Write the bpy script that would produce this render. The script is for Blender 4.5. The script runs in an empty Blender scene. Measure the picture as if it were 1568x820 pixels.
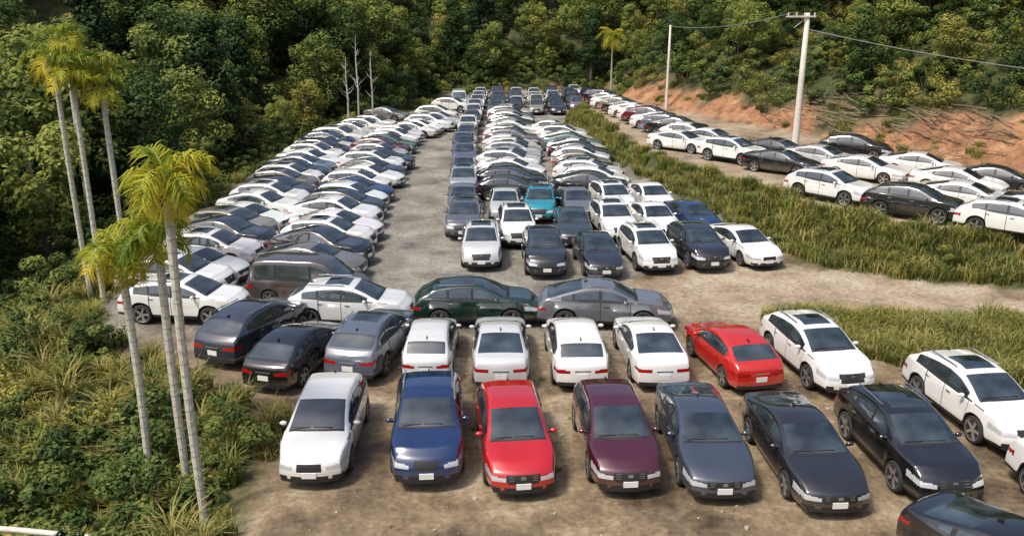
import bpy, bmesh, math, random
from mathutils import Vector, Matrix, noise
random.seed(7)
scene=bpy.context.scene
scene.view_settings.view_transform='Standard'
scene.view_settings.look='None'
scene.view_settings.exposure=0
COL=scene.collection
def link(o): COL.objects.link(o); return o
R=random.random
def U(a,b): return a+(b-a)*random.random()

# ------------------------------------------------------------ materials
def new_mat(name):
    m=bpy.data.materials.new(name); m.use_nodes=True
    nt=m.node_tree; b=nt.nodes['Principled BSDF']
    return m,nt,b
def simple(name,col,rough=.5,metal=0,noise_amt=0.0,scale=5.0,coat=0,spec=.5,ior=1.5,lo=None,hi=None):
    m,nt,b=new_mat(name)
    b.inputs['Roughness'].default_value=rough; b.inputs['Metallic'].default_value=metal
    b.inputs['Coat Weight'].default_value=coat; b.inputs['IOR'].default_value=ior
    b.inputs['Specular IOR Level'].default_value=spec
    if noise_amt>0 or lo:
        tc=nt.nodes.new('ShaderNodeTexCoord'); n=nt.nodes.new('ShaderNodeTexNoise'); n.inputs['Scale'].default_value=scale; n.inputs['Detail'].default_value=6
        r=nt.nodes.new('ShaderNodeValToRGB'); nt.links.new(tc.outputs['Object'],n.inputs['Vector']); nt.links.new(n.outputs['Fac'],r.inputs['Fac'])
        r.color_ramp.elements[0].position=.38 if lo else .3; r.color_ramp.elements[1].position=.7
        r.color_ramp.elements[0].color=(tuple(lo) if lo else tuple(c*(1-noise_amt) for c in col))+(1,); r.color_ramp.elements[1].color=(tuple(hi) if hi else tuple(min(1,c*(1+noise_amt)) for c in col))+(1,)
        nt.links.new(r.outputs['Color'],b.inputs['Base Color'])
    else: b.inputs['Base Color'].default_value=tuple(col)+(1,)
    return m
def paint_mat():
    m,nt,b=new_mat('car_paint')
    oi=nt.nodes.new('ShaderNodeObjectInfo'); tc=nt.nodes.new('ShaderNodeTexCoord')
    sep=nt.nodes.new('ShaderNodeSeparateXYZ'); nt.links.new(tc.outputs['Object'],sep.inputs[0])
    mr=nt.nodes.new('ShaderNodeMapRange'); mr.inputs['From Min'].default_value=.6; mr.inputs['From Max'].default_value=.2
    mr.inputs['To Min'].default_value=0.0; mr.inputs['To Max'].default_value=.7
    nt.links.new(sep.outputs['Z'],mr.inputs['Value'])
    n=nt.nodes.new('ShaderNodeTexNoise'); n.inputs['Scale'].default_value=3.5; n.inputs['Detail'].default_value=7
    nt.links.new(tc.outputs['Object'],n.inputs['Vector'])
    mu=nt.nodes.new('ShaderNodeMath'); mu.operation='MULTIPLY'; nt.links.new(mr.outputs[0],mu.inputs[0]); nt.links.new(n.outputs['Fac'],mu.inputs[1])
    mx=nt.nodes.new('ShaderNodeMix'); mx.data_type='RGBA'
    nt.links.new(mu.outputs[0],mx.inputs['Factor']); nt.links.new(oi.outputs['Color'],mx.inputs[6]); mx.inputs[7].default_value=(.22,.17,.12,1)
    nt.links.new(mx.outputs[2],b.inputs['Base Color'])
    r2=nt.nodes.new('ShaderNodeMapRange'); r2.inputs['To Min'].default_value=.10; r2.inputs['To Max'].default_value=.24
    nt.links.new(n.outputs['Fac'],r2.inputs['Value']); nt.links.new(r2.outputs[0],b.inputs['Roughness'])
    b.inputs['Coat Weight'].default_value=1; b.inputs['Coat Roughness'].default_value=.02; b.inputs['Coat IOR'].default_value=1.85; b.inputs['Metallic'].default_value=.12
    return m
M_PAINT=paint_mat()
M_GLASS=simple('tinted_glass',(.02,.028,.035),.03,0,scale=1.1,ior=2.3,lo=(.008,.012,.016),hi=(.06,.085,.10))  # uneven base colour stands in for patchy bluish reflections on the glass
M_BLACK=simple('black_plastic',(.02,.02,.021),.5)
M_TIRE=simple('tyre_rubber',(.025,.024,.023),.85)
M_RIM=simple('alloy_rim',(.5,.5,.51),.3,.8)
M_LAMP=simple('headlamp',(.60,.62,.65),.10,.3,coat=1)
M_TAIL=simple('tail_lamp',(.3,.008,.008),.12,0,coat=1)
M_PLATE=simple('number_plate',(.75,.75,.72),.5)
M_CHROME=simple('chrome_trim',(.6,.6,.62),.2,.9)
CM=[M_PAINT,M_GLASS,M_BLACK,M_TIRE,M_RIM,M_LAMP,M_TAIL,M_PLATE,M_CHROME]
PA,GL,BK,TI,RI,LA,TA,PL,CH=range(9)

# ------------------------------------------------------------ cars
KINDS={
 'sedan':dict(L=4.7,W=.92,H=1.47,k=.36,wr=.35,zb=.2,ax=(.9,3.72),xc=1.18,xr=2.14,xq=3.1,xb=4.25,
   top=[(0,.70),(.12,.82),(.5,.93),(1.18,1.03),(1.7,1.27),(2.14,1.42),(2.55,1.47),(2.85,1.46),(3.1,1.42),(3.75,1.26),(4.25,1.14),(4.58,1.11),(4.7,1.0)],
   sh=[(0,.68),(.12,.78),(.5,.87),(1.18,.95),(2.6,.97),(4.0,1.04),(4.58,1.03),(4.7,.95)],sun=False,bp=(2.42,2.52),gend=3.76,clad=False),
 'hatch':dict(L=4.3,W=.9,H=1.52,k=.33,wr=.345,zb=.2,ax=(.88,3.48),xc=1.04,xr=1.98,xq=3.45,xb=4.08,
   top=[(0,.73),(.12,.86),(.5,.97),(1.04,1.06),(1.5,1.29),(1.98,1.46),(2.4,1.52),(2.9,1.50),(3.45,1.40),(4.08,1.08),(4.25,1.0),(4.3,.92)],
   sh=[(0,.71),(.12,.82),(.5,.91),(1.04,.97),(2.4,1.0),(3.6,1.06),(4.08,1.05),(4.3,.9)],sun=False,bp=(2.25,2.35),gend=3.5,clad=False),
 'suv':dict(L=4.6,W=.945,H=1.69,k=.30,wr=.39,zb=.25,ax=(.92,3.62),xc=1.08,xr=2.02,xq=3.85,xb=4.38,
   top=[(0,.90),(.12,1.03),(.5,1.12),(1.08,1.18),(1.55,1.43),(2.02,1.62),(2.5,1.69),(3.1,1.66),(3.85,1.55),(4.38,1.20),(4.55,1.11),(4.6,1.0)],
   sh=[(0,.87),(.12,.98),(.5,1.06),(1.08,1.10),(2.6,1.12),(3.8,1.19),(4.38,1.17),(4.6,.98)],sun=True,bp=(2.36,2.46),gend=3.9,clad=True),
 'mpv':dict(L=4.4,W=.91,H=1.6,k=.27,wr=.35,zb=.21,ax=(.85,3.6),xc=.95,xr=1.98,xq=3.82,xb=4.25,
   top=[(0,.77),(.12,.90),(.5,1.01),(.95,1.10),(1.45,1.36),(1.98,1.55),(2.4,1.6),(3.1,1.58),(3.82,1.47),(4.25,1.1),(4.37,1.0),(4.4,.92)],
   sh=[(0,.74),(.12,.85),(.5,.95),(.95,1.01),(2.4,1.03),(3.8,1.09),(4.25,1.06),(4.4,.9)],sun=False,bp=(2.3,2.4),gend=3.9,clad=False),
 'coupe_suv':dict(L=4.85,W=.97,H=1.68,k=.33,wr=.40,zb=.26,ax=(.95,3.85),xc=1.22,xr=2.1,xq=3.2,xb=4.55,
   top=[(0,.90),(.12,1.02),(.5,1.11),(1.22,1.18),(1.7,1.43),(2.1,1.61),(2.5,1.68),(2.9,1.67),(3.2,1.62),(4.0,1.42),(4.55,1.23),(4.8,1.15),(4.85,1.0)],
   sh=[(0,.87),(.12,.97),(.5,1.05),(1.22,1.10),(2.6,1.12),(3.9,1.17),(4.6,1.17),(4.85,.98)],sun=False,bp=(2.5,2.6),gend=4.0,clad=True),
 'van':dict(L=4.9,W=.93,H=1.95,k=.12,wr=.34,zb=.22,ax=(.85,3.9),xc=.75,xr=1.55,xq=4.6,xb=4.82,
   top=[(0,.84),(.12,.96),(.4,1.06),(.75,1.14),(1.55,1.82),(2.0,1.94),(4.0,1.95),(4.6,1.88),(4.82,1.2),(4.9,1.05)],
   sh=[(0,.81),(.12,.91),(.4,.99),(.75,1.04),(2.4,1.08),(4.6,1.1),(4.82,1.1),(4.9,.98)],sun=False,bp=(2.1,2.2),gend=4.5,clad=False),
}
def box(bm,c,s,mat,rx=0):
    r=bmesh.ops.create_cube(bm,size=1.0,matrix=Matrix.Translation(c)@Matrix.Rotation(rx,4,'X')@Matrix.Diagonal((s[0],s[1],s[2],1)))
    for v in r['verts']:
        for f in v.link_faces: f.material_index=mat; f.smooth=False
def build_car(kind,sun=None,kid=False):
    P=KINDS[kind]; L=P['L'];W=P['W'];xc,xr,xq,xb=P['xc'],P['xr'],P['xq'],P['xb']
    def interp(pts,x):
        if x<=pts[0][0]: return pts[0][1]
        for a,b in zip(pts,pts[1:]):
            if x<=b[0]: return a[1]+(b[1]-a[1])*(x-a[0])/(b[0]-a[0])
        return pts[-1][1]
    def sm(pts,x):
        h=max(0,min(.09,x,L-x))
        return (interp(pts,x-h)+interp(pts,x)+interp(pts,x+h)+interp(pts,x-h/2)+interp(pts,x+h/2))/5
    R0=P['wr']+.045
    seams=[xc+.22,P['bp'][0]+.05,P['ax'][1]-.36]
    st=[0,.05,.12]+[.1*i for i in range(2,int(L*10))]+[L-.12,L-.05,L]
    crit=[xc-.05,xc+.05,xr-.02,xr+.03,xq-.03,xq+.03,xb-.04,xb+.04,P['bp'][0],P['bp'][1],P['gend'],P['gend']+.05,xc+.36,xc+.42]
    for s in seams: crit+=[s-.009,s+.009]
    for a in P['ax']:
        for ang in (0,18,36,54,72,90,108,126,144,162,180): crit.append(a+R0*math.cos(math.radians(ang)))
    st=[s for s in st if all(abs(s-c)>.035 for c in crit) and 0<=s<=L]+[c for c in crit if .1<c<L-.1]
    st=sorted(set(round(s,4) for s in st))
    def plan(x):
        w=W
        if x<.9: w*=1-.15*(1-x/.9)**2
        if x>L-.7: w*=1-.12*(1-(L-x)/.7)**2
        return w
    def ring(x):
        zt=sm(P['top'],x); zs=min(sm(P['sh'],x),zt-.015); w=plan(x)
        zb=P['zb']+ (.05*max(0,1-x/.5)) + (.07*max(0,1-(L-x)/.5))
        za=zb
        for a in P['ax']:
            dx=abs(x-a)
            if dx<R0: za=max(za,P['wr']+math.sqrt(R0*R0-dx*dx))
        za=min(za,zs-.06)
        flare=0
        for a in P['ax']: flare=max(flare,.024*max(0,1-((x-a)/.55)**2))
        def wp(z):
            q=1.0+flare
            if z<.45: q-=.06*((.45-z)/.25)**1.3
            if z>.62: q-=.055*((z-.62)/(max(zs,.66)-.62))**1.3 if z<=zs+.001 else .055
            q-=.024*math.exp(-((z-.54)/.09)**2)*(1 if xc<x<xb else 0)
            return w*q
        pts=[(0,zb),(w-.27,zb),(w-.27,za),(wp(za),za)]
        for f in (.18,.4,.65,.85): z=za+(zs-za)*f; pts.append((wp(z),z))
        pts.append((wp(zs),zs))
        gh=zt-zs
        iny=.915 if x>xc else .928
        pts.append((w*iny,zs+min(.02,gh*.2)))
        zT=zs+(gh*.6 if gh<.225 else gh-.09)
        yT=w*.905-max(0,gh-.1)*P['k']; pts.append((yT,zT))
        yR=yT-.085; pts.append((yR,zt-min(.035,gh*.2)))
        hb=.02*min(1,max(0,x)/.4) if x<xc-.04 else 0
        pts.append((yR*.75,zt-min(.018,gh*.1)+hb)); pts.append((yR*.4,zt-min(.005,gh*.03)-hb*.3)); pts.append((0,zt))
        return pts,gh
    def D(x,y,z):
        u=min(1,abs(y)/W)
        x0=x
        f=max(0,1-x0/1.0)**2; x-=.26*(1-u**2.2)*f
        g=max(0,1-x0/.3); x+=g*1.0*max(0,z-.5)**2
        f=max(0,1-(L-x0)/.6)**2; x+=.13*(1-u*u)*f
        g=max(0,1-(L-x0)/.2); x-=g*.35*max(0,z-.55)**2
        if xc-.1<x0<xr+.3 and z>.9: x-=.10*(1-u*u)*min(1,(x0-xc+.1)/.2)*min(1,(xr+.3-x0)/.4)
        return (y,x-L/2,z)
    verts=[];faces=[];mats=[];rings=[];ghs=[];N=28
    for x in st:
        p,gh=ring(x); ghs.append(gh)
        full=p+[(-a,b) for a,b in reversed(p[1:-1])]
        idx=[]
        for (y,z) in full: idx.append(len(verts)); verts.append(D(x,y,z))
        rings.append(idx)
    for k in range(len(st)-1):
        xm=(st[k]+st[k+1])/2; dx=st[k+1]-st[k]; gh=(ghs[k]+ghs[k+1])/2
        for j in range(N):
            i=j if j<14 else 27-j
            m=PA
            if i<3: m=BK
            elif i==3 and P['clad']: m=BK
            elif i<8:
                if dx<.02 and xc<xm<xq and any(abs(xm-s)<.01 for s in seams): m=BK
            elif i==8: m=BK if (xc+.1<xm<P['gend'] or .62<xm<xc) else PA
            elif i==9:
                if xc+.36<xm<P['gend'] and gh>.14:
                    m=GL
                    if P['bp'][0]<xm<P['bp'][1]: m=BK
                    if abs(xm-seams[2]-.05)<.05: m=BK
            elif i>=11:
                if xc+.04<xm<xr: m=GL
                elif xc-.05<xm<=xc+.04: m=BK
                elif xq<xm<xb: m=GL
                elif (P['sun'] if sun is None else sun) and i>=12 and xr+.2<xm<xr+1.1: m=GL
            a,b=rings[k],rings[k+1]; j2=(j+1)%N
            faces.append((a[j],a[j2],b[j2],b[j])); mats.append(m)
    for end in (0,1):
        x=st[0] if end==0 else st[-1]; rg=rings[0] if end==0 else rings[-1]
        p,gh=ring(x)
        cols=list(range(8,15))+list(range(15,21))
        full=p+[(-a,b) for a,b in reversed(p[1:-1])]
        y8=p[8][0]; grid=[]
        for r in range(3,9):
            row=[]
            for ci,c in enumerate(cols):
                if r==8: row.append(rg[c]); continue
                if ci==0: row.append(rg[r]); continue
                if ci==12: row.append(rg[28-r]); continue
                u=full[c][0]/y8
                row.append(len(verts)); verts.append(D(x,p[r][0]*u,p[r][1]))
            grid.append(row)
        for r in range(5):
            for c in range(12):
                q=(grid[r][c],grid[r][c+1],grid[r+1][c+1],grid[r+1][c])
                if end==0: q=q[::-1]
                faces.append(q); mats.append(BK if r==0 else PA)
    me=bpy.data.meshes.new('tmp'); me.from_pydata(verts,[],faces)
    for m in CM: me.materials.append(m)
    me.polygons.foreach_set('material_index',mats); me.polygons.foreach_set('use_smooth',[True]*len(mats))
    bm=bmesh.new(); bm.from_mesh(me); bmesh.ops.remove_doubles(bm,verts=bm.verts,dist=.0006); bmesh.ops.recalc_face_normals(bm,faces=bm.faces); bm.to_mesh(me); bm.free()
    o=bpy.data.objects.new('tmp',me); link(o); mod=o.modifiers.new('s','SUBSURF'); mod.levels=2
    dg=bpy.context.evaluated_depsgraph_get(); me2=bpy.data.meshes.new_from_object(o.evaluated_get(dg))
    bpy.data.objects.remove(o)
    bm=bmesh.new(); bm.from_mesh(me2)
    zf=[q[1] for q in ring(0)[0]]; zr=[q[1] for q in ring(L)[0]]
    z1,z2=zf[6],zf[8]; zc=(z1+z2)/2
    for f in bm.faces:
        if f.material_index!=PA: continue
        c=f.calc_center_median(); x=c.y+L/2; ya=abs(c.x); z=c.z
        if x<.75 and f.normal.z<.82:
            s=(ya-.44)+max(0,x-.02)*1.1
            if kid: gr=.03<ya<.33-.4*abs(z-zc) and z1-.04<z<z2
            else: gr=ya<.42-.25*abs(z-zc) and z1-.06<z<z2-.01
            if 0<s<.92 and z1-.015+.045*s<z<z1+.085+.13*s: f.material_index=LA
            elif x<.25 and gr: f.material_index=BK
            elif x<.3 and zf[4]-.02<z<zf[5]-.015 and (ya<.45 or .56+.3*(z-zf[4])<ya<.8): f.material_index=BK
        if x>L-.6 and f.normal.z<.8:
            r1,r2=zr[6],zr[8]; s=(ya-.40)+max(0,L-x-.05)*1.1
            if 0<s<.75 and r1+.0+.02*s<z<r1+.10+.05*s: f.material_index=TA
    rr=P['wr']
    for a in P['ax']:
        for s in (-1,1):
            cx=s*(W-.10); cy=a-L/2
            prof=[(-.11,rr*.6,BK),(-.11,rr*.93,TI),(-.07,rr,TI),(.07,rr,TI),(.1,rr*.95,TI),(.108,rr*.78,TI),(.095,rr*.76,RI),(.10,rr*.72,RI),(.05,rr*.68,BK),(.045,0.001,BK)]
            n=24; pr=[]
            for (dx,r,_) in prof:
                pr.append([bm.verts.new((cx+s*dx,cy+r*math.cos(t*2*math.pi/n),rr+r*math.sin(t*2*math.pi/n))) for t in range(n)])
            for q in range(len(prof)-1):
                for t in range(n):
                    vs=(pr[q][t],pr[q][(t+1)%n],pr[q+1][(t+1)%n],pr[q+1][t])
                    f=bm.faces.new(vs if s<0 else vs[::-1]); f.material_index=prof[q+1][2]; f.smooth=True
            for t in range(5):
                ang=t*2*math.pi/5+.3
                mt=Matrix.Translation((cx+s*.075,cy,rr))@Matrix.Rotation(ang,4,'X')@Matrix.Translation((0,0,rr*.35))@Matrix.Diagonal((.03,.08,rr*.70,1))
                r=bmesh.ops.create_cube(bm,size=1,matrix=mt)
                for v in r['verts']:
                    for f in v.link_faces: f.material_index=RI
    for s in (-1,1):
        mt=Matrix.Translation((s*(W+.06),xc+.42-L/2,sm(P['sh'],xc+.4)+.07))@Matrix.Diagonal((.105,.065,.065,1))
        r=bmesh.ops.create_icosphere(bm,subdivisions=2,radius=1,matrix=mt)
        for v in r['verts']:
            for f in v.link_faces: f.material_index=PA; f.smooth=True
        box(bm,(s*(W-.03),xc+.42-L/2,sm(P['sh'],xc+.4)+.03),(.12,.05,.03),BK)
        for hx in (P['bp'][0]-.18,seams[2]-.05):
            box(bm,(s*(W*.985),hx-L/2,sm(P['sh'],hx)-.13),(.03,.18,.028),PA if not P['clad'] else CH)
        if P['clad']:
            p,gh=ring((xr+xq)/2)
            box(bm,(s*(p[11][0]+.02),(xr+xq)/2-L/2+.05,p[14][1]+.0),(.03,xq-xr-.5,.025),CH)
    fz=lambda z:-L/2-.235+1.0*max(0,z-.5)**2
    zp=P['zb']+.25
    box(bm,(0,fz(zp)-.02,zp),(.36,.03,.15),PL)
    if not kid:
        box(bm,(0,fz(z2-.06)-.01,zc+.01),(.12,.05,.07),CH)
        for f in (.2,.5,.8):
            z=z1+(z2-z1)*f; box(bm,(0,fz(z)+.012,z),(.7,.03,.010),CH)
    box(bm,(0,L/2+.12,P['zb']+.38),(.36,.02,.16),PL)
    box(bm,(0,L/2+.105,P['zb']+.56),(.5,.03,.03),CH)
    for s in(-1,1):
        zc_=sm(P['top'],xc+.1)
        box(bm,(s*.28-.12,xc+.02-L/2,zc_+.012),(.5,.02,.012),BK,rx=.5)
    box(bm,(0,xq-.12-L/2,sm(P['top'],xq-.12)+.03),(.03,.14,.05),BK,rx=-.2)
    bm.to_mesh(me2); bm.free(); me2.name='car_'+kind
    return me2
CARS={}
def car_mesh(kind,sun,kid=False):
    k=(kind,sun,kid)
    if k not in CARS: CARS[k]=build_car(kind,sun,kid)
    return CARS[k]
NAMES={'sedan':'parked_sedan','hatch':'parked_hatchback','suv':'parked_suv','mpv':'parked_mpv','coupe_suv':'parked_coupe_suv','van':'parked_van'}
WHITE=(.86,.86,.84);SILV=(.47,.48,.49);GREY=(.13,.14,.155);BLACK=(.010,.010,.012);DBLUE=(.006,.025,.10);RED=(.50,.008,.010);DRED=(.065,.006,.018)
def car(kind,col,x,y,a,anchor='c',z=None,sun=None,scale=1,kid=False):
    L=KINDS[kind]['L']*scale; ar=math.radians(a); n=(math.sin(ar),-math.cos(ar))
    if anchor=='f': x-=n[0]*L/2; y-=n[1]*L/2
    if anchor=='r': x+=n[0]*L/2; y+=n[1]*L/2
    o=bpy.data.objects.new(NAMES[kind],car_mesh(kind,sun,kid)); link(o)
    o.location=(x,y,(height(x,y) if z is None else z)-.01); o.rotation_euler=(0,0,ar); o.scale=(scale,)*3
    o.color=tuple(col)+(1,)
    return o

# ------------------------------------------------------------ terrain
LOT=[(-5.5,-30),(-5.9,16.8),(-6.6,22.6),(-10.4,25.6),(-15.2,29.6),(-16.9,33.0),(-18.0,50),(-19.0,80),(-14.5,92),(-10,104),(-9,124),(13,126),(400,126),(400,-30)]
TO=[(5.8,90),(9.0,60),(11.8,47.3),(13.6,38.6),(17.6,35.8),(21.6,34.5),(60,31),(400,31),(400,110),(7.5,108)]
TI_=[(7.6,88),(9.9,62),(13.3,51.5),(15.8,43.5),(20.5,38.6),(60,35),(400,35),(400,98),(9.5,98)]
HILL=[(13,128),(11.8,97),(18,83),(25,68),(31,52),(38,36),(60,8),(400,-60),(900,900),(13,900)]
PATCH=[(9.3,31.6),(60,29),(60,14),(20,22.6),(12.2,26.8)]
def pin(x,y,p):
    c=False; j=len(p)-1
    for i in range(len(p)):
        xi,yi=p[i];xj,yj=p[j]
        if (yi>y)!=(yj>y) and x<(xj-xi)*(y-yi)/(yj-yi)+xi: c=not c
        j=i
    return c
def pd(x,y,p):
    best=1e9
    for i in range(len(p)):
        ax,ay=p[i-1];bx,by=p[i]; dx,dy=bx-ax,by-ay
        t=max(0,min(1,((x-ax)*dx+(y-ay)*dy)/(dx*dx+dy*dy)))
        d=(x-ax-t*dx)**2+(y-ay-t*dy)**2
        if d<best: best=d
    return math.sqrt(best)
def sd(x,y,p): d=pd(x,y,p); return -d if pin(x,y,p) else d
def ss(t): t=max(0,min(1,t)); return t*t*(3-2*t)
def clayext(x,y):
    "how far up the cut slope the bare clay reaches"
    return (3.0+6*ss((66-y)/14)) if y<100 else 1.5
def info(x,y):
    n=noise.noise(Vector((x*.06,y*.06,0)))
    ho=sd(x,y,HILL); lo=sd(x,y,LOT)
    bank=0
    if pin(x,y,TI_): bank=1
    elif pin(x,y,TO):
        a=pd(x,y,TO);b=pd(x,y,TI_); bank=a/(a+b+1e-6)
    h=1.6*ss(bank)
    hd=max(0,-ho)
    hh=0
    if hd>0: hh=.72*min(hd,6.5)+.42*max(0,min(hd-6.5,130))+n*min(hd,10)*.35+.5*noise.noise(Vector((x*.35,y*.35,5)))*min(hd,3)/3
    lh=0
    if lo>0:
        lm=ss((104-y)/20) if x<0 else 0
        lh=-2.6*ss(lo/7)*lm+ (.27*max(0,min(lo-22,160)))*lm + (1-lm)*(.34*max(0,min(lo-2,180))) + n*min(lo,15)*.1
    if hd>0 and lo>0: h=max(h+hh,lh)
    else: h+=hh+lh
    return h,bank,hd,max(0,lo)
def height(x,y): return info(x,y)[0]
def axis(a,b,c,d,fine):
    r=[];v=b
    while v<=c: r.append(v); v+=fine
    s=fine;v=b
    while v>a: s*=1.35; v-=s; r.insert(0,v)
    s=fine;v=c
    while v<d: s*=1.35; v+=s; r.append(v)
    return r
xs=axis(-1500,-50,60,1500,.8); ys=axis(-400,6,135,1800,.8)
gv=[];ga=[]
for y in ys:
    for x in xs:
        h,b,hd,lo=info(x,y)
        small=.03*noise.noise(Vector((x*.7,y*.7,2)))+.015*noise.noise(Vector((x*2.,y*2.,9)))
        gv.append((x,y,h+small-.03))
        clay=0;grass=0
        nn=noise.noise(Vector((x*.25,y*.25,3)))
        if hd>0: clay=ss((clayext(x,y)+nn*3-hd)/1.2); grass=1-clay
        if y>118 and lo<=0 and x>9: grass=.6
        if .03<b<.97: grass=1
        if lo>.2 and hd<=0: grass=ss(lo/1.0+nn*.6)
        if y>120 and lo>0 and hd<=0: clay=ss((4-lo+nn*4)/3); grass=1-clay
        if pin(x,y,PATCH): grass=max(grass,ss(pd(x,y,PATCH)/.8))
        grav=ss((y-25)/8) if b<.5 and x<5+max(0,(y-36)) else 0
        pale=ss((x-5)/4)*ss((y-30)/2)*ss((39-y)/2) if x>4 else 0
        if b>.98 and hd<=0: pale=.6
        ga.append((clay,grass,grav,pale))
nx=len(xs);gf=[]
for j in range(len(ys)-1):
    for i in range(nx-1):
        a=j*nx+i; gf.append((a,a+1,a+nx+1,a+nx))
me=bpy.data.meshes.new('ground'); me.from_pydata(gv,[],gf); me.polygons.foreach_set('use_smooth',[True]*len(gf))
at=me.color_attributes.new('mask','FLOAT_COLOR','POINT'); at.data.foreach_set('color',[c for q in ga for c in q])
ground=link(bpy.data.objects.new('ground',me))
m,nt,b=new_mat('ground_dirt'); NL=nt.links.new; nn=nt.nodes.new
tc=nn('ShaderNodeTexCoord'); at=nn('ShaderNodeAttribute'); at.attribute_name='mask'; sp=nn('ShaderNodeSeparateColor'); NL(at.outputs['Color'],sp.inputs[0])
def noi(scale,detail=8,rough=.6):
    n=nn('ShaderNodeTexNoise'); n.inputs['Scale'].default_value=scale; n.inputs['Detail'].default_value=detail; n.inputs['Roughness'].default_value=rough; NL(tc.outputs['Object'],n.inputs['Vector']); return n
def ramp(src,cols):
    r=nn('ShaderNodeValToRGB'); e=r.color_ramp.elements
    while len(e)<len(cols): e.new(.5)
    for q,(p,c) in zip(e,cols): q.position=p; q.color=tuple(c)+(1,)
    NL(src,r.inputs['Fac']); return r
def mix(f,a,bb):
    x=nn('ShaderNodeMix'); x.data_type='RGBA'
    if isinstance(f,float): x.inputs['Factor'].default_value=f
    else: NL(f,x.inputs['Factor'])
    NL(a,x.inputs[6]); NL(bb,x.inputs[7]); return x.outputs[2]
n1=noi(.35,10,.68); n2=noi(5,10,.75)
dirt=ramp(n1.outputs['Fac'],[(.36,(.075,.052,.031)),(.45,(.155,.112,.068)),(.53,(.24,.18,.11)),(.64,(.37,.31,.22))])
grav=ramp(n1.outputs['Fac'],[(.34,(.105,.094,.077)),(.48,(.20,.187,.160)),(.66,(.31,.30,.27))])
pale=ramp(n1.outputs['Fac'],[(.34,(.20,.15,.10)),(.48,(.34,.27,.195)),(.66,(.44,.38,.29))])
fine=ramp(n2.outputs['Fac'],[(.3,(.40,.38,.34)),(.52,(1,1,1)),(.72,(1.45,1.4,1.34))])
clay=ramp(noi(.8).outputs['Fac'],[(.3,(.12,.06,.03)),(.5,(.30,.145,.07)),(.7,(.42,.24,.13))])
grs=ramp(noi(1.3).outputs['Fac'],[(.3,(.018,.028,.008)),(.5,(.05,.06,.016)),(.7,(.11,.10,.03))])
c=mix(sp.outputs['Blue'],dirt.outputs[0],grav.outputs[0])
c=mix(at.outputs['Alpha'],c,pale.outputs[0])
c=mix(sp.outputs['Red'],c,clay.outputs[0]); c=mix(sp.outputs['Green'],c,grs.outputs[0])
mu=nn('ShaderNodeMix'); mu.data_type='RGBA'; mu.blend_type='MULTIPLY'; mu.inputs['Factor'].default_value=.9; NL(c,mu.inputs[6]); NL(fine.outputs[0],mu.inputs[7])
NL(mu.outputs[2],b.inputs['Base Color'])
rg=nn('ShaderNodeMapRange'); rg.inputs['From Min'].default_value=.36; rg.inputs['From Max'].default_value=.5; rg.inputs['To Min'].default_value=.45; rg.inputs['To Max'].default_value=.95; NL(n1.outputs['Fac'],rg.inputs['Value']); NL(rg.outputs[0],b.inputs['Roughness'])
bp=nn('ShaderNodeBump'); bp.inputs['Strength'].default_value=.7; bp.inputs['Distance'].default_value=.07; NL(n2.outputs['Fac'],bp.inputs['Height']); NL(bp.outputs[0],b.inputs['Normal'])
me.materials.append(m)

# ------------------------------------------------------------ foliage materials
def leaf_mat(name,dark,mid,light,trans=.25,rnd=.45):
    m=bpy.data.materials.new(name); m.use_nodes=True; nt=m.node_tree; nt.nodes.clear()
    out=nt.nodes.new('ShaderNodeOutputMaterial'); d=nt.nodes.new('ShaderNodeBsdfPrincipled'); t=nt.nodes.new('ShaderNodeBsdfTranslucent'); mx=nt.nodes.new('ShaderNodeMixShader')
    a=nt.nodes.new('ShaderNodeAttribute'); a.attribute_name='tint'; oi=nt.nodes.new('ShaderNodeObjectInfo')
    ad=nt.nodes.new('ShaderNodeMath'); ad.operation='MULTIPLY_ADD'; ad.inputs[1].default_value=rnd; nt.links.new(oi.outputs['Random'],ad.inputs[0])
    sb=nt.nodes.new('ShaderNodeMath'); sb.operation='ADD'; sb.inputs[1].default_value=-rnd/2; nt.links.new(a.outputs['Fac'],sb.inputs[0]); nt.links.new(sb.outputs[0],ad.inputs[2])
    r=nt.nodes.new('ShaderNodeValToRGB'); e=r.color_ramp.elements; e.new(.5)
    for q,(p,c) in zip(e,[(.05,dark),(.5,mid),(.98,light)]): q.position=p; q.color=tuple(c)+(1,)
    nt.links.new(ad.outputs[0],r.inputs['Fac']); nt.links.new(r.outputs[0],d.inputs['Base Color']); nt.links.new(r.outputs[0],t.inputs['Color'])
    d.inputs['Roughness'].default_value=.6; d.inputs['Specular IOR Level'].default_value=.2
    mx.inputs[0].default_value=trans; nt.links.new(d.outputs[0],mx.inputs[1]); nt.links.new(t.outputs[0],mx.inputs[2]); nt.links.new(mx.outputs[0],out.inputs['Surface'])
    return m
M_LEAF=leaf_mat('broadleaf_foliage',(.018,.045,.016),(.070,.125,.030),(.28,.31,.07),.3,.75)
M_LEAFY=leaf_mat('bamboo_foliage',(.06,.09,.02),(.19,.21,.045),(.43,.37,.09),.3)
M_SHRUB=leaf_mat('shrub_foliage',(.022,.050,.016),(.080,.130,.030),(.25,.28,.07),.3,.6)
M_GRASS=leaf_mat('grass_blades',(.055,.08,.018),(.17,.195,.045),(.42,.34,.13),.25,.6)
M_PALM=leaf_mat('palm_frond',(.07,.13,.012),(.32,.36,.03),(.68,.55,.06),.4,.3)
M_BARK=simple('bark',(.12,.09,.065),.9,0,.4,8)
M_PBARK=simple('palm_bark',(.50,.48,.40),.8,0,.3,12)
M_CONC=simple('concrete_pole',(.62,.59,.53),.8,0,.15,6)
M_DEAD=simple('bleached_wood',(.45,.43,.38),.9,0,.2,10)
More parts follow.
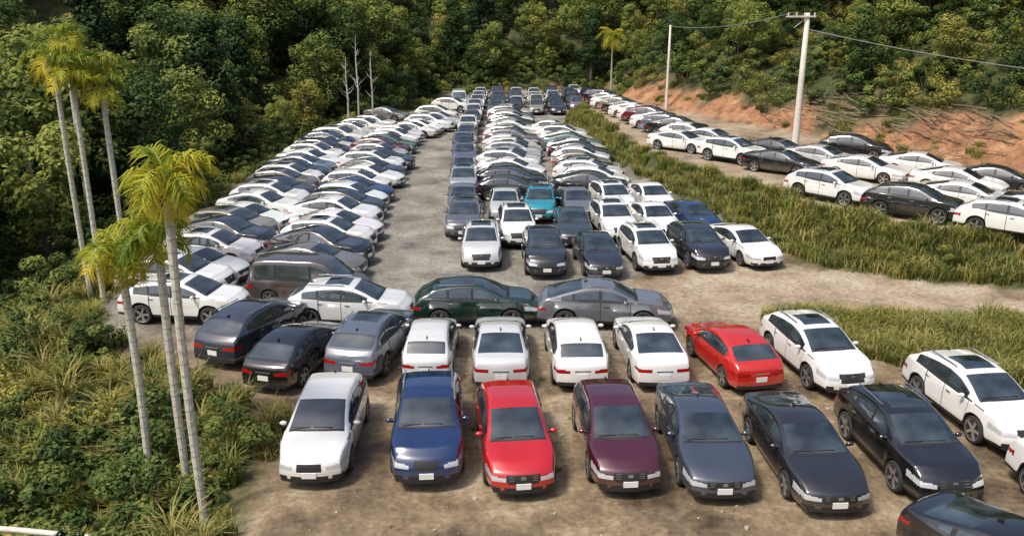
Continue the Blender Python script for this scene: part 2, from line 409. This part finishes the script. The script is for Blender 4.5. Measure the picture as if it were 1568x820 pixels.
M_WIRE=simple('cable',(.25,.26,.25),.6)
M_STICK=simple('dry_branches',(.24,.17,.11),.9,0,.4,4)
M_STONE=simple('stone',(.34,.30,.25),.9,0,.4,3)

class MB:
    def __init__(s): s.v=[];s.f=[];s.m=[];s.t=[]
    def quad(s,pts,m,t):
        i=len(s.v); s.v+=pts; s.t+=[t]*len(pts); s.f.append(tuple(range(i,i+len(pts)))); s.m.append(m)
    def tube(s,path,radii,m,n=7,t=.5):
        prev=None
        for k,(p,r) in enumerate(zip(path,radii)):
            p=Vector(p); d=(Vector(path[min(k+1,len(path)-1)])-Vector(path[max(k-1,0)])).normalized()
            a=d.orthogonal().normalized() if abs(d.z)<.9 else (Vector((1,0,0))-d*d.x).normalized(); b=d.cross(a)
            i=len(s.v)
            for q in range(n):
                an=q*2*math.pi/n; s.v.append(tuple(p+a*r*math.cos(an)+b*r*math.sin(an))); s.t.append(t)
            if prev is not None:
                for q in range(n): s.f.append((prev+q,prev+(q+1)%n,i+(q+1)%n,i+q)); s.m.append(m)
            prev=i
    def mesh(s,name,mats,smooth=False):
        me=bpy.data.meshes.new(name); me.from_pydata(s.v,[],s.f)
        for m in mats: me.materials.append(m)
        me.polygons.foreach_set('material_index',s.m)
        a=me.attributes.new('tint','FLOAT','POINT'); a.data.foreach_set('value',s.t)
        if smooth: me.polygons.foreach_set('use_smooth',[True]*len(s.f))
        return me
def rv():
    while True:
        v=Vector((U(-1,1),U(-1,1),U(-1,1)))
        if .05<v.length<1: return v
def leaf(mb,p,nrm,size,t,m=0,asp=.55):
    a=nrm.orthogonal().normalized(); a=Matrix.Rotation(U(0,6.28),3,nrm)@a; b=nrm.cross(a)
    L=size;w=size*asp
    mb.quad([tuple(p-a*L*.5),tuple(p+b*w*.5-nrm*L*.08),tuple(p+a*L*.5-nrm*L*.2),tuple(p-b*w*.5-nrm*L*.08)],m,t)
def clump(mb,c,r,n,size,base,flat=.7):
    for _ in range(n):
        v=rv(); v=v.normalized()*(v.length**.4)
        p=c+Vector((v.x*r,v.y*r,v.z*r*flat))
        nr=(v*.8+Vector((0,0,.6))+rv()*.6).normalized()
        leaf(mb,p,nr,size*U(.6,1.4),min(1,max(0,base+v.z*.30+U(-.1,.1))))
def tree_mesh(seed,H,cr,ncl,per,size,trunk=.45,shape='round',mat=None):
    random.seed(seed); mb=MB()
    pts=[(0,0,-1)];x=y=0
    for k in range(1,6): x+=U(-.15,.15);y+=U(-.15,.15);pts.append((x,y,H*.8*k/5))
    mb.tube(pts,[.2*H/9,.18*H/9,.15*H/9,.12*H/9,.08*H/9,.04*H/9],1,7)
    for k in range(ncl):
        f=(k+.5)/ncl
        z=H*(trunk+(1-trunk)*f)
        if shape=='round': rad=cr*math.sqrt(max(.05,1-((f-.4)/.62)**2))
        elif shape=='cone': rad=cr*(1.05-f)
        else: rad=cr*(.45+.6*f)
        ang=k*2.4+U(-.5,.5); rr=rad*U(.35,1.0)
        c=Vector((x+rr*math.cos(ang),y+rr*math.sin(ang),z+U(-.5,.5)))
        r=U(.5,1.4)*cr*.34
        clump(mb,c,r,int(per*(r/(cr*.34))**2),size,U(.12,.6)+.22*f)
        if k%3==0:
            s=Vector((x*.7,y*.7,z*.72)); mb.tube([tuple(s),tuple((s+c)/2+Vector((0,0,-.15))),tuple(c)],[.06,.04,.015],1,5)
    return mb.mesh('tree_mesh',[mat or M_LEAF,M_BARK])
TREES=[tree_mesh(1,9.5,3.2,44,170,.30),tree_mesh(2,11,3.6,50,170,.32,.35),tree_mesh(3,8,3.0,38,170,.27,.3),tree_mesh(4,12,2.6,50,150,.30,.25,'cone'),
       tree_mesh(5,10,3.4,42,170,.34,.45,'fan'),tree_mesh(6,7,2.6,34,180,.25,.2)]
BAMB=[tree_mesh(11,8,2.4,40,170,.26,.15,'fan',M_LEAFY),tree_mesh(12,6.5,2.4,36,180,.24,.1,'round',M_LEAFY)]
def shrub_mesh(seed,H,r,n,per,size,mat):
    random.seed(seed); mb=MB()
    for k in range(n):
        a=U(0,6.28);q=r*math.sqrt(R()); z=H*U(.15,1)*(1-.5*(q/r)**2)
        c=Vector((q*math.cos(a),q*math.sin(a),z)); clump(mb,c,U(.25,.45)*r*.8,per,size,U(.15,.7),.75)
        if k%3==0: mb.tube([(0,0,-.3),tuple(c*.5),tuple(c)],[.04,.03,.01],1,4)
    return mb.mesh('shrub_mesh',[mat,M_BARK])
SHR=[shrub_mesh(21,1.6,1.3,16,120,.13,M_SHRUB),shrub_mesh(22,2.2,1.5,20,120,.15,M_SHRUB),shrub_mesh(23,1.3,1.5,16,120,.12,M_LEAFY),shrub_mesh(24,2.6,1.4,20,120,.18,M_SHRUB)]
def tuft_mesh(seed,n,H,w,mat,spread=.15):
    random.seed(seed); mb=MB()
    for _ in range(n):
        a=U(0,6.28); d=Vector((math.cos(a),math.sin(a),0)); s=Vector((-d.y,d.x,0)); h=H*U(.6,1.1); out=h*U(.2,.7)
        p0=Vector((U(-1,1)*spread,U(-1,1)*spread,-.05)); t=U(.15,.75)
        P=[(p0+d*(out*f**2)+Vector((0,0,h*(f*1.15-.45*f**2.5)))) for f in (0,.35,.7,1)]
        W=[w,w*.95,w*.6,w*.08]
        for k in range(3):
            mb.quad([tuple(P[k]-s*W[k]/2),tuple(P[k]+s*W[k]/2),tuple(P[k+1]+s*W[k+1]/2),tuple(P[k+1]-s*W[k+1]/2)],0,min(1,t+k*.08))
    return mb.mesh('tuft_mesh',[mat])
TUFT=[tuft_mesh(31,90,.75,.035,M_GRASS,.4),tuft_mesh(32,90,.6,.04,M_GRASS,.4),tuft_mesh(33,80,.9,.035,M_GRASS,.35),tuft_mesh(36,80,.8,.04,M_LEAFY,.35)]
BIGT=[tuft_mesh(34,60,1.6,.05,M_GRASS),tuft_mesh(35,60,1.3,.05,M_LEAFY)]
def group(name):
    e=bpy.data.objects.new(name,None); link(e); return e
def inst(par,name,me,x,y,z,s,rz=None,sz=None,tilt=0):
    o=bpy.data.objects.new(name,me); link(o); o.parent=par; o.location=(x,y,z); o.scale=(s,s,sz or s)
    o.rotation_euler=(U(-tilt,tilt),U(-tilt,tilt),U(0,6.28) if rz is None else rz); return o
random.seed(99)
forest=group('forest'); hillf=group('hillside_trees'); scrub=group('undergrowth')
def vis(x,y,m=8): return abs(x)<.66*y+m
y=24
while y<215:
    s=5.1 if y<120 else 7.0
    x=-150
    while x<120:
        px,py=x+U(-2,2),y+U(-2,2); x+=s
        if not vis(px,py): continue
        h,bk,hd,lo=info(px,py)
        if lo>2.2:
            if py<37 and px>-27: continue
            if lo<7 and R()<.3: continue
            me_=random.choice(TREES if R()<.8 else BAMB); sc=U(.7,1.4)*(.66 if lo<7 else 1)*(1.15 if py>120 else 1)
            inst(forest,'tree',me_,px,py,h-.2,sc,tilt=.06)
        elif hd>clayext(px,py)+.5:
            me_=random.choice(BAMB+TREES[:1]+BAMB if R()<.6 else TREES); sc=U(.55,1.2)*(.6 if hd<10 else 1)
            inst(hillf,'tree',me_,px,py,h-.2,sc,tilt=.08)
    y+=s
for (x,y,i,sc) in [(-24.5,70,3,1.15),(-27,52,1,1.1),(-31,60,0,1.3),(-20,99,4,1.2),(-29,42,2,1.25),(-14,112,3,.9)]:
    o=bpy.data.objects.new('broadleaf_tree',TREES[i]); link(o); o.location=(x,y,height(x,y)-.2); o.scale=(sc,sc,sc); o.rotation_euler=(0,0,U(0,6))
y=12
while y<140:
    s=1.5 if y<45 else 2.7
    x=-90
    while x<70:
        px,py=x+U(-.7,.7),y+U(-.7,.7); x+=s
        if not vis(px,py,3): continue
        h,bk,hd,lo=info(px,py)
        ce=clayext(px,py)
        if hd<=0 and lo>.7:
            if lo>30: continue
            if lo<2.2 and R()<.25: continue
            inst(scrub,'shrub',random.choice(SHR),px,py,h-.15,U(.55,1.25)*(1 if y<45 else 1.4)*(.65 if lo<2.0 else 1))
        elif hd>ce-.8: inst(scrub,'shrub',random.choice(SHR+[SHR[2]]),px,py,h-.15,U(.7,1.6))
        elif hd>1 and R()<.12: inst(scrub,'shrub',random.choice(SHR+[SHR[2]]),px,py,h-.1,U(.3,.8))
        elif hd<=0 and y>119 and R()<.5: inst(scrub,'shrub',random.choice(SHR),px,py,h-.1,U(.5,1.1))
        elif .15<bk<.9 and R()<.22: inst(scrub,'shrub',random.choice(SHR[2:3]+SHR[:1]),px,py,h-.2,U(.35,.7))
    y+=s
gb=group('tall_grass')
def scatter(n,x0,x1,y0,y1,test,meshes,s0,s1):
    for _ in range(n):
        px,py=U(x0,x1),U(y0,y1)
        if not vis(px,py,3): continue
        i=info(px,py)
        if test(px,py,i): inst(gb,'grass_tuft',random.choice(meshes),px,py,i[0]-.03,U(s0,s1)*(1+.35*noise.noise(Vector((px*.5,py*.5,4)))))
scatter(10000,4,34,30,95,lambda x,y,i:.04<i[1]<.95,TUFT,.7,1.3)
scatter(3800,9,26,20,32,lambda x,y,i:pin(x,y,PATCH) and pd(x,y,PATCH)>.25,TUFT,.6,1.15)
scatter(1500,-22,-5,10,36,lambda x,y,i:.1<i[3]<5,TUFT+BIGT,.5,1.0)
scatter(1000,-24,-5,10,40,lambda x,y,i:1.2<i[3]<14,BIGT,.7,1.25)
scatter(900,-30,-8,36,110,lambda x,y,i:.1<i[3]<2.5,TUFT,.7,1.2)
scatter(2000,10,45,30,110,lambda x,y,i:.3<i[2]<9 and noise.noise(Vector((x*.3,y*.3,1)))>.0,TUFT,.6,1.2)
scatter(90,-6,14,8,30,lambda x,y,i:i[3]==0 and R()<.4,TUFT[1:2],.15,.32)
random.seed(12); sb=bmesh.new()
for _ in range(420):
    px,py=U(-6,14),U(13,36)
    if pin(px,py,PATCH): continue
    r=.02+.05*R()**3
    bmesh.ops.create_icosphere(sb,subdivisions=1,radius=r,matrix=Matrix.Translation((px,py,height(px,py)-.01))@Matrix.Rotation(U(0,6),4,'Z')@Matrix.Diagonal((U(.8,1.6),U(.7,1.2),U(.4,.8),1)))
me=bpy.data.meshes.new('stones'); sb.to_mesh(me); sb.free(); me.materials.append(M_STONE); link(bpy.data.objects.new('gravel_stones',me))

# ------------------------------------------------------------ palms
M_BARK2=simple('palm_ring',(.30,.28,.22),.9); M_SHAFT=simple('palm_crownshaft',(.20,.27,.05),.5)
def palm(x,y,H,seed,cr=1.55,nf=13,dry=3):
    random.seed(seed); mb=MB(); z0=height(x,y)
    top=H-z0; lean=(U(-.15,.15),U(-.15,.15))
    path=[(lean[0]*math.sin(f*3)*.6,lean[1]*f,top*f-.3*(1-f)) for f in [i/14 for i in range(15)]]
    mb.tube(path,[.10 if i>0 else .14 for i in range(15)],1,9)
    for i in range(int(top/.28)):
        f=i*.28/top; mb.tube([(lean[0]*math.sin(f*3)*.6,lean[1]*f,top*f-.3*(1-f)),(lean[0]*math.sin(f*3)*.6,lean[1]*f,top*f+.02-.3*(1-f))],[.107,.105],2,9)
    tp=Vector(path[-1])
    mb.tube([tuple(tp),tuple(tp+Vector((0,0,.25))),tuple(tp+Vector((0,0,.6)))],[.10,.12,.04],3,9)
    o=tp+Vector((0,0,.5))
    for k in range(nf):
        az=k*2.399+U(-.3,.3); el=math.radians(75-95*(k/nf)+U(-12,12)); d=Vector((math.cos(az),math.sin(az),0)); L=cr*U(.7,1.15)
        P=[];p=o.copy();e=el; cv=U(4.5,8.5)
        for q in range(15):
            P.append(p.copy()); p=p+(d*math.cos(e)+Vector((0,0,math.sin(e))))*(L/14); e-=math.radians(cv+U(0,1.5))
        mb.tube([tuple(v) for v in P[::2]],[.02]*7+[.008],3,4,.5)
        t0=U(.2,.75) if k<nf-dry else U(.75,1.0)
        side=Vector((-d.y,d.x,0))
        for q in range(2,15):
            for hs in (0,.33,.66):
                if R()<.10: continue
                base=P[q] if hs==0 or q==14 else P[q].lerp(P[q+1],hs)
                fw=(P[min(q+1,14)]-P[q-1]).normalized(); up=side.cross(fw)
                if up.z<0: up=-up
                f=(q+hs)/14; ll=(.52*cr/1.3*math.sin(min(1,.25+f*.85)*math.pi*.88)+.10)*U(.8,1.2)
                for s in (-1,1):
                    dr=(side*s*.8+fw*U(.3,.8)+up*U(-.15,.4)).normalized()
                    a=base; m1=base+dr*ll*.5; e1=base+dr*ll*.95+Vector((0,0,-ll*U(.15,.7))); wv=fw*.022
                    t=min(1,max(0,t0+U(-.25,.25)))
                    mb.quad([tuple(a-wv*.6),tuple(a+wv*.6),tuple(m1+wv),tuple(m1-wv)],0,t); mb.quad([tuple(m1-wv),tuple(m1+wv),tuple(e1+wv*.15),tuple(e1-wv*.15)],0,t)
    ob=link(bpy.data.objects.new('areca_palm_tree',mb.mesh('palm_mesh',[M_PALM,M_PBARK,M_BARK2,M_SHAFT]))); ob.location=(x,y,z0)
palm(-7.4,17.8,7.6,1,1.2,13);palm(-9.6,19.8,5.3,2,1.15,12,5);palm(-8.3,19.2,6.1,3,1.1,11)
palm(-17.6,33.6,9.3,4,1.3,10);palm(-16.9,33.2,8.7,5,1.2,9);palm(-16.3,34.2,8.9,6,1.25,9);palm(-15.9,33.6,8.1,7,1.1,9)
palm(-23.5,46,9.6,8,1.4,10); palm(12.6,110,7.6,9,2.2)
def dead(x,y,H,seed):
    random.seed(seed); mb=MB(); mb.tube([(0,0,-.3),(.1,0,H*.4),(0,.1,H*.75),(.1,0,H)],[.10,.08,.06,.02],0,7)
    for k in range(16):
        f=U(.35,.95);a=U(0,6.28);l=U(.6,1.6)*(1.2-f); p=Vector((.05,.05,H*f)); e=p+Vector((math.cos(a)*l,math.sin(a)*l,l*.9))
        mb.tube([tuple(p),tuple((p+e)/2+Vector((0,0,-.1))),tuple(e)],[.035,.025,.01],0,4)
    o=link(bpy.data.objects.new('bare_tree',mb.mesh('bare',[M_DEAD]))); o.location=(x,y,height(x,y))
dead(-15.6,87,9,1);dead(-14.5,89,7.5,2);dead(-16.3,85,7,3)

# ------------------------------------------------------------ utility poles and wires
def pole(x,y,top,r,arm=True,armrot=0):
    z0=height(x,y); mb=MB(); H=top-z0
    mb.tube([(0,0,-.5),(0,0,H*.5),(0,0,H),(0,0,H+.001)],[r*1.25,r,r*.75,.001],0,12)
    me=mb.mesh('pole',[M_CONC,M_WIRE],True); bm=bmesh.new(); bm.from_mesh(me)
    if arm:
        rot=Matrix.Rotation(armrot,4,'Z')
        bmesh.ops.create_cube(bm,size=1,matrix=rot@Matrix.Translation((-.55,-.17,H-.25))@Matrix.Diagonal((2.2,.1,.12,1)))
        for xx in(-1.5,-.9,-.3,.45):
            bmesh.ops.create_cone(bm,cap_ends=True,segments=8,radius1=.06,radius2=.04,depth=.2,matrix=rot@Matrix.Translation((xx,-.17,H-.08)))
        bmesh.ops.create_cone(bm,cap_ends=True,segments=8,radius1=.02,radius2=.02,depth=1.2,matrix=rot@Matrix.Translation((-.5,-.1,H-.65))@Matrix.Rotation(.9,4,'Y'))
    bm.to_mesh(me); bm.free()
    o=link(bpy.data.objects.new('utility_pole',me)); o.location=(x,y,z0)
pole(21.2,63.5,11.2,.22,True,.1)
pole(15.8,88,9.9,.13,False)
pole(37,44,height(37,44)+4.2,.15,False)
def wire(a,b,sag):
    mb=MB();a=Vector(a);b=Vector(b);n=20
    mb.tube([tuple(a.lerp(b,i/n)-Vector((0,0,sag*4*(i/n)*(1-i/n)))) for i in range(n+1)],[.022]*(n+1),0,5)
    link(bpy.data.objects.new('overhead_wire',mb.mesh('wire',[M_WIRE])))
wire((21.2,63.5,10.1),(37,44,height(37,44)+4.1),.5)
wire((20.0,63.4,11.2),(15.8,88,9.8),.5)
random.seed(5); mb=MB()
for _ in range(420):
    px=U(22,33); py=U(54,76); i=info(px,py)
    if not(.3<i[2]<4.5): continue
    a=U(-.5,.5)+math.pi*.62; l=U(1,3.2); d=Vector((math.cos(a),math.sin(a),U(-.1,.25)))*l/2; c=Vector((px,py,i[0]+U(.1,.6)))
    mb.tube([tuple(c-d),tuple(c+Vector((0,0,U(-.1,.1)))),tuple(c+d)],[.05,.04,.02],0,4)
link(bpy.data.objects.new('brush_pile',mb.mesh('brush',[M_STICK])))
mb=MB(); mb.tube([(-13.6,17.0,.15),(-11.5,16.9,.1),(-9.6,16.8,-.05)],[.07,.07,.07],0,10); link(bpy.data.objects.new('concrete_pipe',mb.mesh('pipe',[M_CONC],True)))

# ------------------------------------------------------------ place the cars
car('mpv',WHITE,-5.05,18.9,1,'f',sun=False,kid=True)
car('suv',DBLUE,-2.13,18.8,4,'f',sun=False,kid=True)
car('mpv',RED,.26,18.4,6,'f')
car('mpv',DRED,2.88,18.5,3.5,'f')
car('sedan',(.045,.056,.082),5.12,18.2,1,'f')
car('sedan',(.018,.018,.022),7.66,17.6,3,'f')
car('suv',BLACK,10.5,17.9,4,'f')
car('suv',WHITE,13.8,20.4,7,'f')
car('sedan',BLACK,10.4,14.7,28,'c')
car('suv',WHITE,13.9,17.3,10,'c')
car('suv',(.03,.035,.05),-9.9,26.2,160,'r',sun=False)
car('hatch',BLACK,-7.7,24.3,165,'r')
car('suv',(.10,.12,.16),-5.2,24.9,169,'r',sun=True)
car('mpv',(.66,.67,.67),-2.75,24.9,180,'r',scale=.92)
car('sedan',(.6,.62,.63),-.35,24.4,181,'r')
car('mpv',WHITE,2.2,24.4,182,'r')
car('sedan',WHITE,4.75,24.4,183,'r')
car('hatch',(.55,.02,.012),7.7,24.2,191,'r')
car('suv',WHITE,10.4,24.0,9,'f',sun=True)
car('suv',WHITE,-12.7,31.2,84)
car('van',(.07,.055,.05),-8.3,33.2,84,scale=.98)
car('suv',(.7,.72,.72),-6.2,30.7,86)
car('suv',(.005,.028,.018),-1.4,30.8,91)
car('coupe_suv',(.13,.14,.155),3.45,30.6,87)
random.seed(21)
def rc():
    r=R()
    if r<.50: return tuple(c*U(.92,1.02) for c in WHITE)
    if r<.60: return SILV
    if r<.72: return tuple(c*U(.6,1.4) for c in GREY)
    if r<.93: return (.016,.016,.019)
    if r<.96: return DBLUE
    if r<.975: return (.12,.02,.025)
    return (.25,.22,.17)
def rk(): return random.choices(['sedan','suv','hatch','mpv','coupe_suv'],[.26,.38,.16,.13,.07])[0]
def rs(): return U(.95,1.03)
yy=36.3
while yy<88:
    e=-9.4 - .035*(yy-40) + (max(0,yy-76)*.35)
    car(rk(),rc(),e+U(-.3,.3),yy+.4+U(-.15,.15),78+U(-6,6),scale=rs())
    if yy<84: car(rk(),rc(),e-5.0+U(-.3,.3),yy+U(-.15,.15),78+U(-6,6),scale=rs())
    yy+=2.25
car('suv',WHITE,-14.2,34.2,82)
car('suv',(.6,.61,.62),-1.4,37.2,2,'f')
car('suv',(.018,.02,.026),1.55,36.0,2,'f',sun=False,kid=True)
car('hatch',(.02,.024,.035),4.15,35.9,5,'f')
car('suv',WHITE,6.7,36.7,8,'f')
car('suv',(.015,.016,.02),9.15,37.0,8,'f',sun=False)
car('sedan',WHITE,11.75,37.5,14,'f',kid=True)
cy=42.6
for i,(k,c) in enumerate([('suv',(.09,.10,.12)),('sedan',GREY),('suv',(.3,.32,.35)),('sedan',(.12,.10,.13)),('suv',(.1,.1,.16)),('sedan',BLACK)]):
    car(k,c,-2.0-.05*(cy-37)-.3,cy,1+U(-2,2),'f'); cy+=5.1
for (k,c,x,y,a) in [('suv',WHITE,.35,41.0,3),('suv',(.01,.24,.33),1.5,46.2,-4),('sedan',(.03,.04,.045),3.2,41.2,0),('suv',WHITE,5.6,42.1,6),('sedan',WHITE,8.0,42.6,8),('sedan',DBLUE,10.3,42.9,12),
      ('sedan',(.5,.52,.52),-.4,46.4,0),('sedan',GREY,3.9,46.6,4),('suv',WHITE,6.3,47.4,10),('sedan',WHITE,8.7,48.0,8)]:
    car(k,c,x,y,a,'f')
yy=52.8
while yy<96:
    right=9.0-(yy-60)*.115 if yy>60 else 9.8
    x0=.4
    car(rk(),rc(),x0+U(-.25,.25)-.5,yy+U(-.1,.1),80+U(-6,6),scale=rs())
    if right-x0>6.0: car(rk(),(WHITE if R()<.6 else rc()),min(x0+4.8,right-2.7)+U(-.2,.2),yy+.5,80+U(-6,6),scale=rs())
    yy+=2.3
yy=72
while yy<118:
    xx=-4.2
    lim=-2.5 if yy<96 else 8.5
    while xx<lim:
        car(rk(),rc(),xx+U(-.1,.1),yy+U(-.3,.3),U(-4,4),'c'); xx+=2.35
    yy+=5.3
car('van',(.62,.72,.60),-6.4,104,3,'c',scale=1.1)
for (x,y,a) in [(-13.5,92,70),(-8.2,92.5,80),(-7,100,75),(10.5,114,20),(8.5,119,0)]: car(rk(),rc(),x,y,a)
for (k,c,x,y,a) in [('suv',WHITE,17.2,45.2,40),('suv',BLACK,19.9,41.2,52),('suv',WHITE,23.0,37.9,48),('sedan',WHITE,23.4,43.0,50),('sedan',BLACK,26.6,40.6,50),
    ('sedan',BLACK,17.0,53.2,48),('suv',WHITE,14.9,57.2,42),('sedan',WHITE,12.3,62.0,48),('sedan',WHITE,14.8,63.2,45),('sedan',BLACK,18.2,58.0,45),('sedan',(.6,.6,.6),20.1,55.0,48),('suv',BLACK,23.6,58.4,60),('sedan',WHITE,21.3,50.9,50),
    ('sedan',WHITE,25.3,52.2,58),('sedan',BLACK,27.6,47.6,55),('sedan',WHITE,25.0,47.0,50),('suv',BLACK,30.0,43.6,55)]:
    car(k,c,x,y,a)
yy=66
while yy<94:
    car(rk(),rc(),13.4-(yy-68)*.14,yy,62+U(-6,6))
    yy+=2.5

# ------------------------------------------------------------ light
s=Vector((-.45,-.34,.92)).normalized()
sun=bpy.data.lights.new('sun','SUN'); sun.energy=3.6; sun.angle=math.radians(10); sun.color=(1,.94,.83)
so=link(bpy.data.objects.new('sun',sun)); so.rotation_euler=s.to_track_quat('Z','Y').to_euler()
w=bpy.data.worlds.new('World'); scene.world=w; w.use_nodes=True; nt=w.node_tree
sky=nt.nodes.new('ShaderNodeTexSky'); sky.sky_type='NISHITA'; sky.sun_disc=False; sky.sun_elevation=math.asin(s.z); sky.sun_rotation=math.atan2(s.x,s.y); sky.dust_density=5; sky.air_density=.9
nt.links.new(sky.outputs[0],nt.nodes['Background'].inputs[0]); nt.nodes['Background'].inputs[1].default_value=.15
cd=bpy.data.cameras.new('camera'); cd.sensor_width=36; cd.lens=29.85; cd.clip_end=5000
co=link(bpy.data.objects.new('camera',cd)); co.location=(0,0,11.55); co.rotation_euler=(math.radians(90-17.02),0,0); scene.camera=co
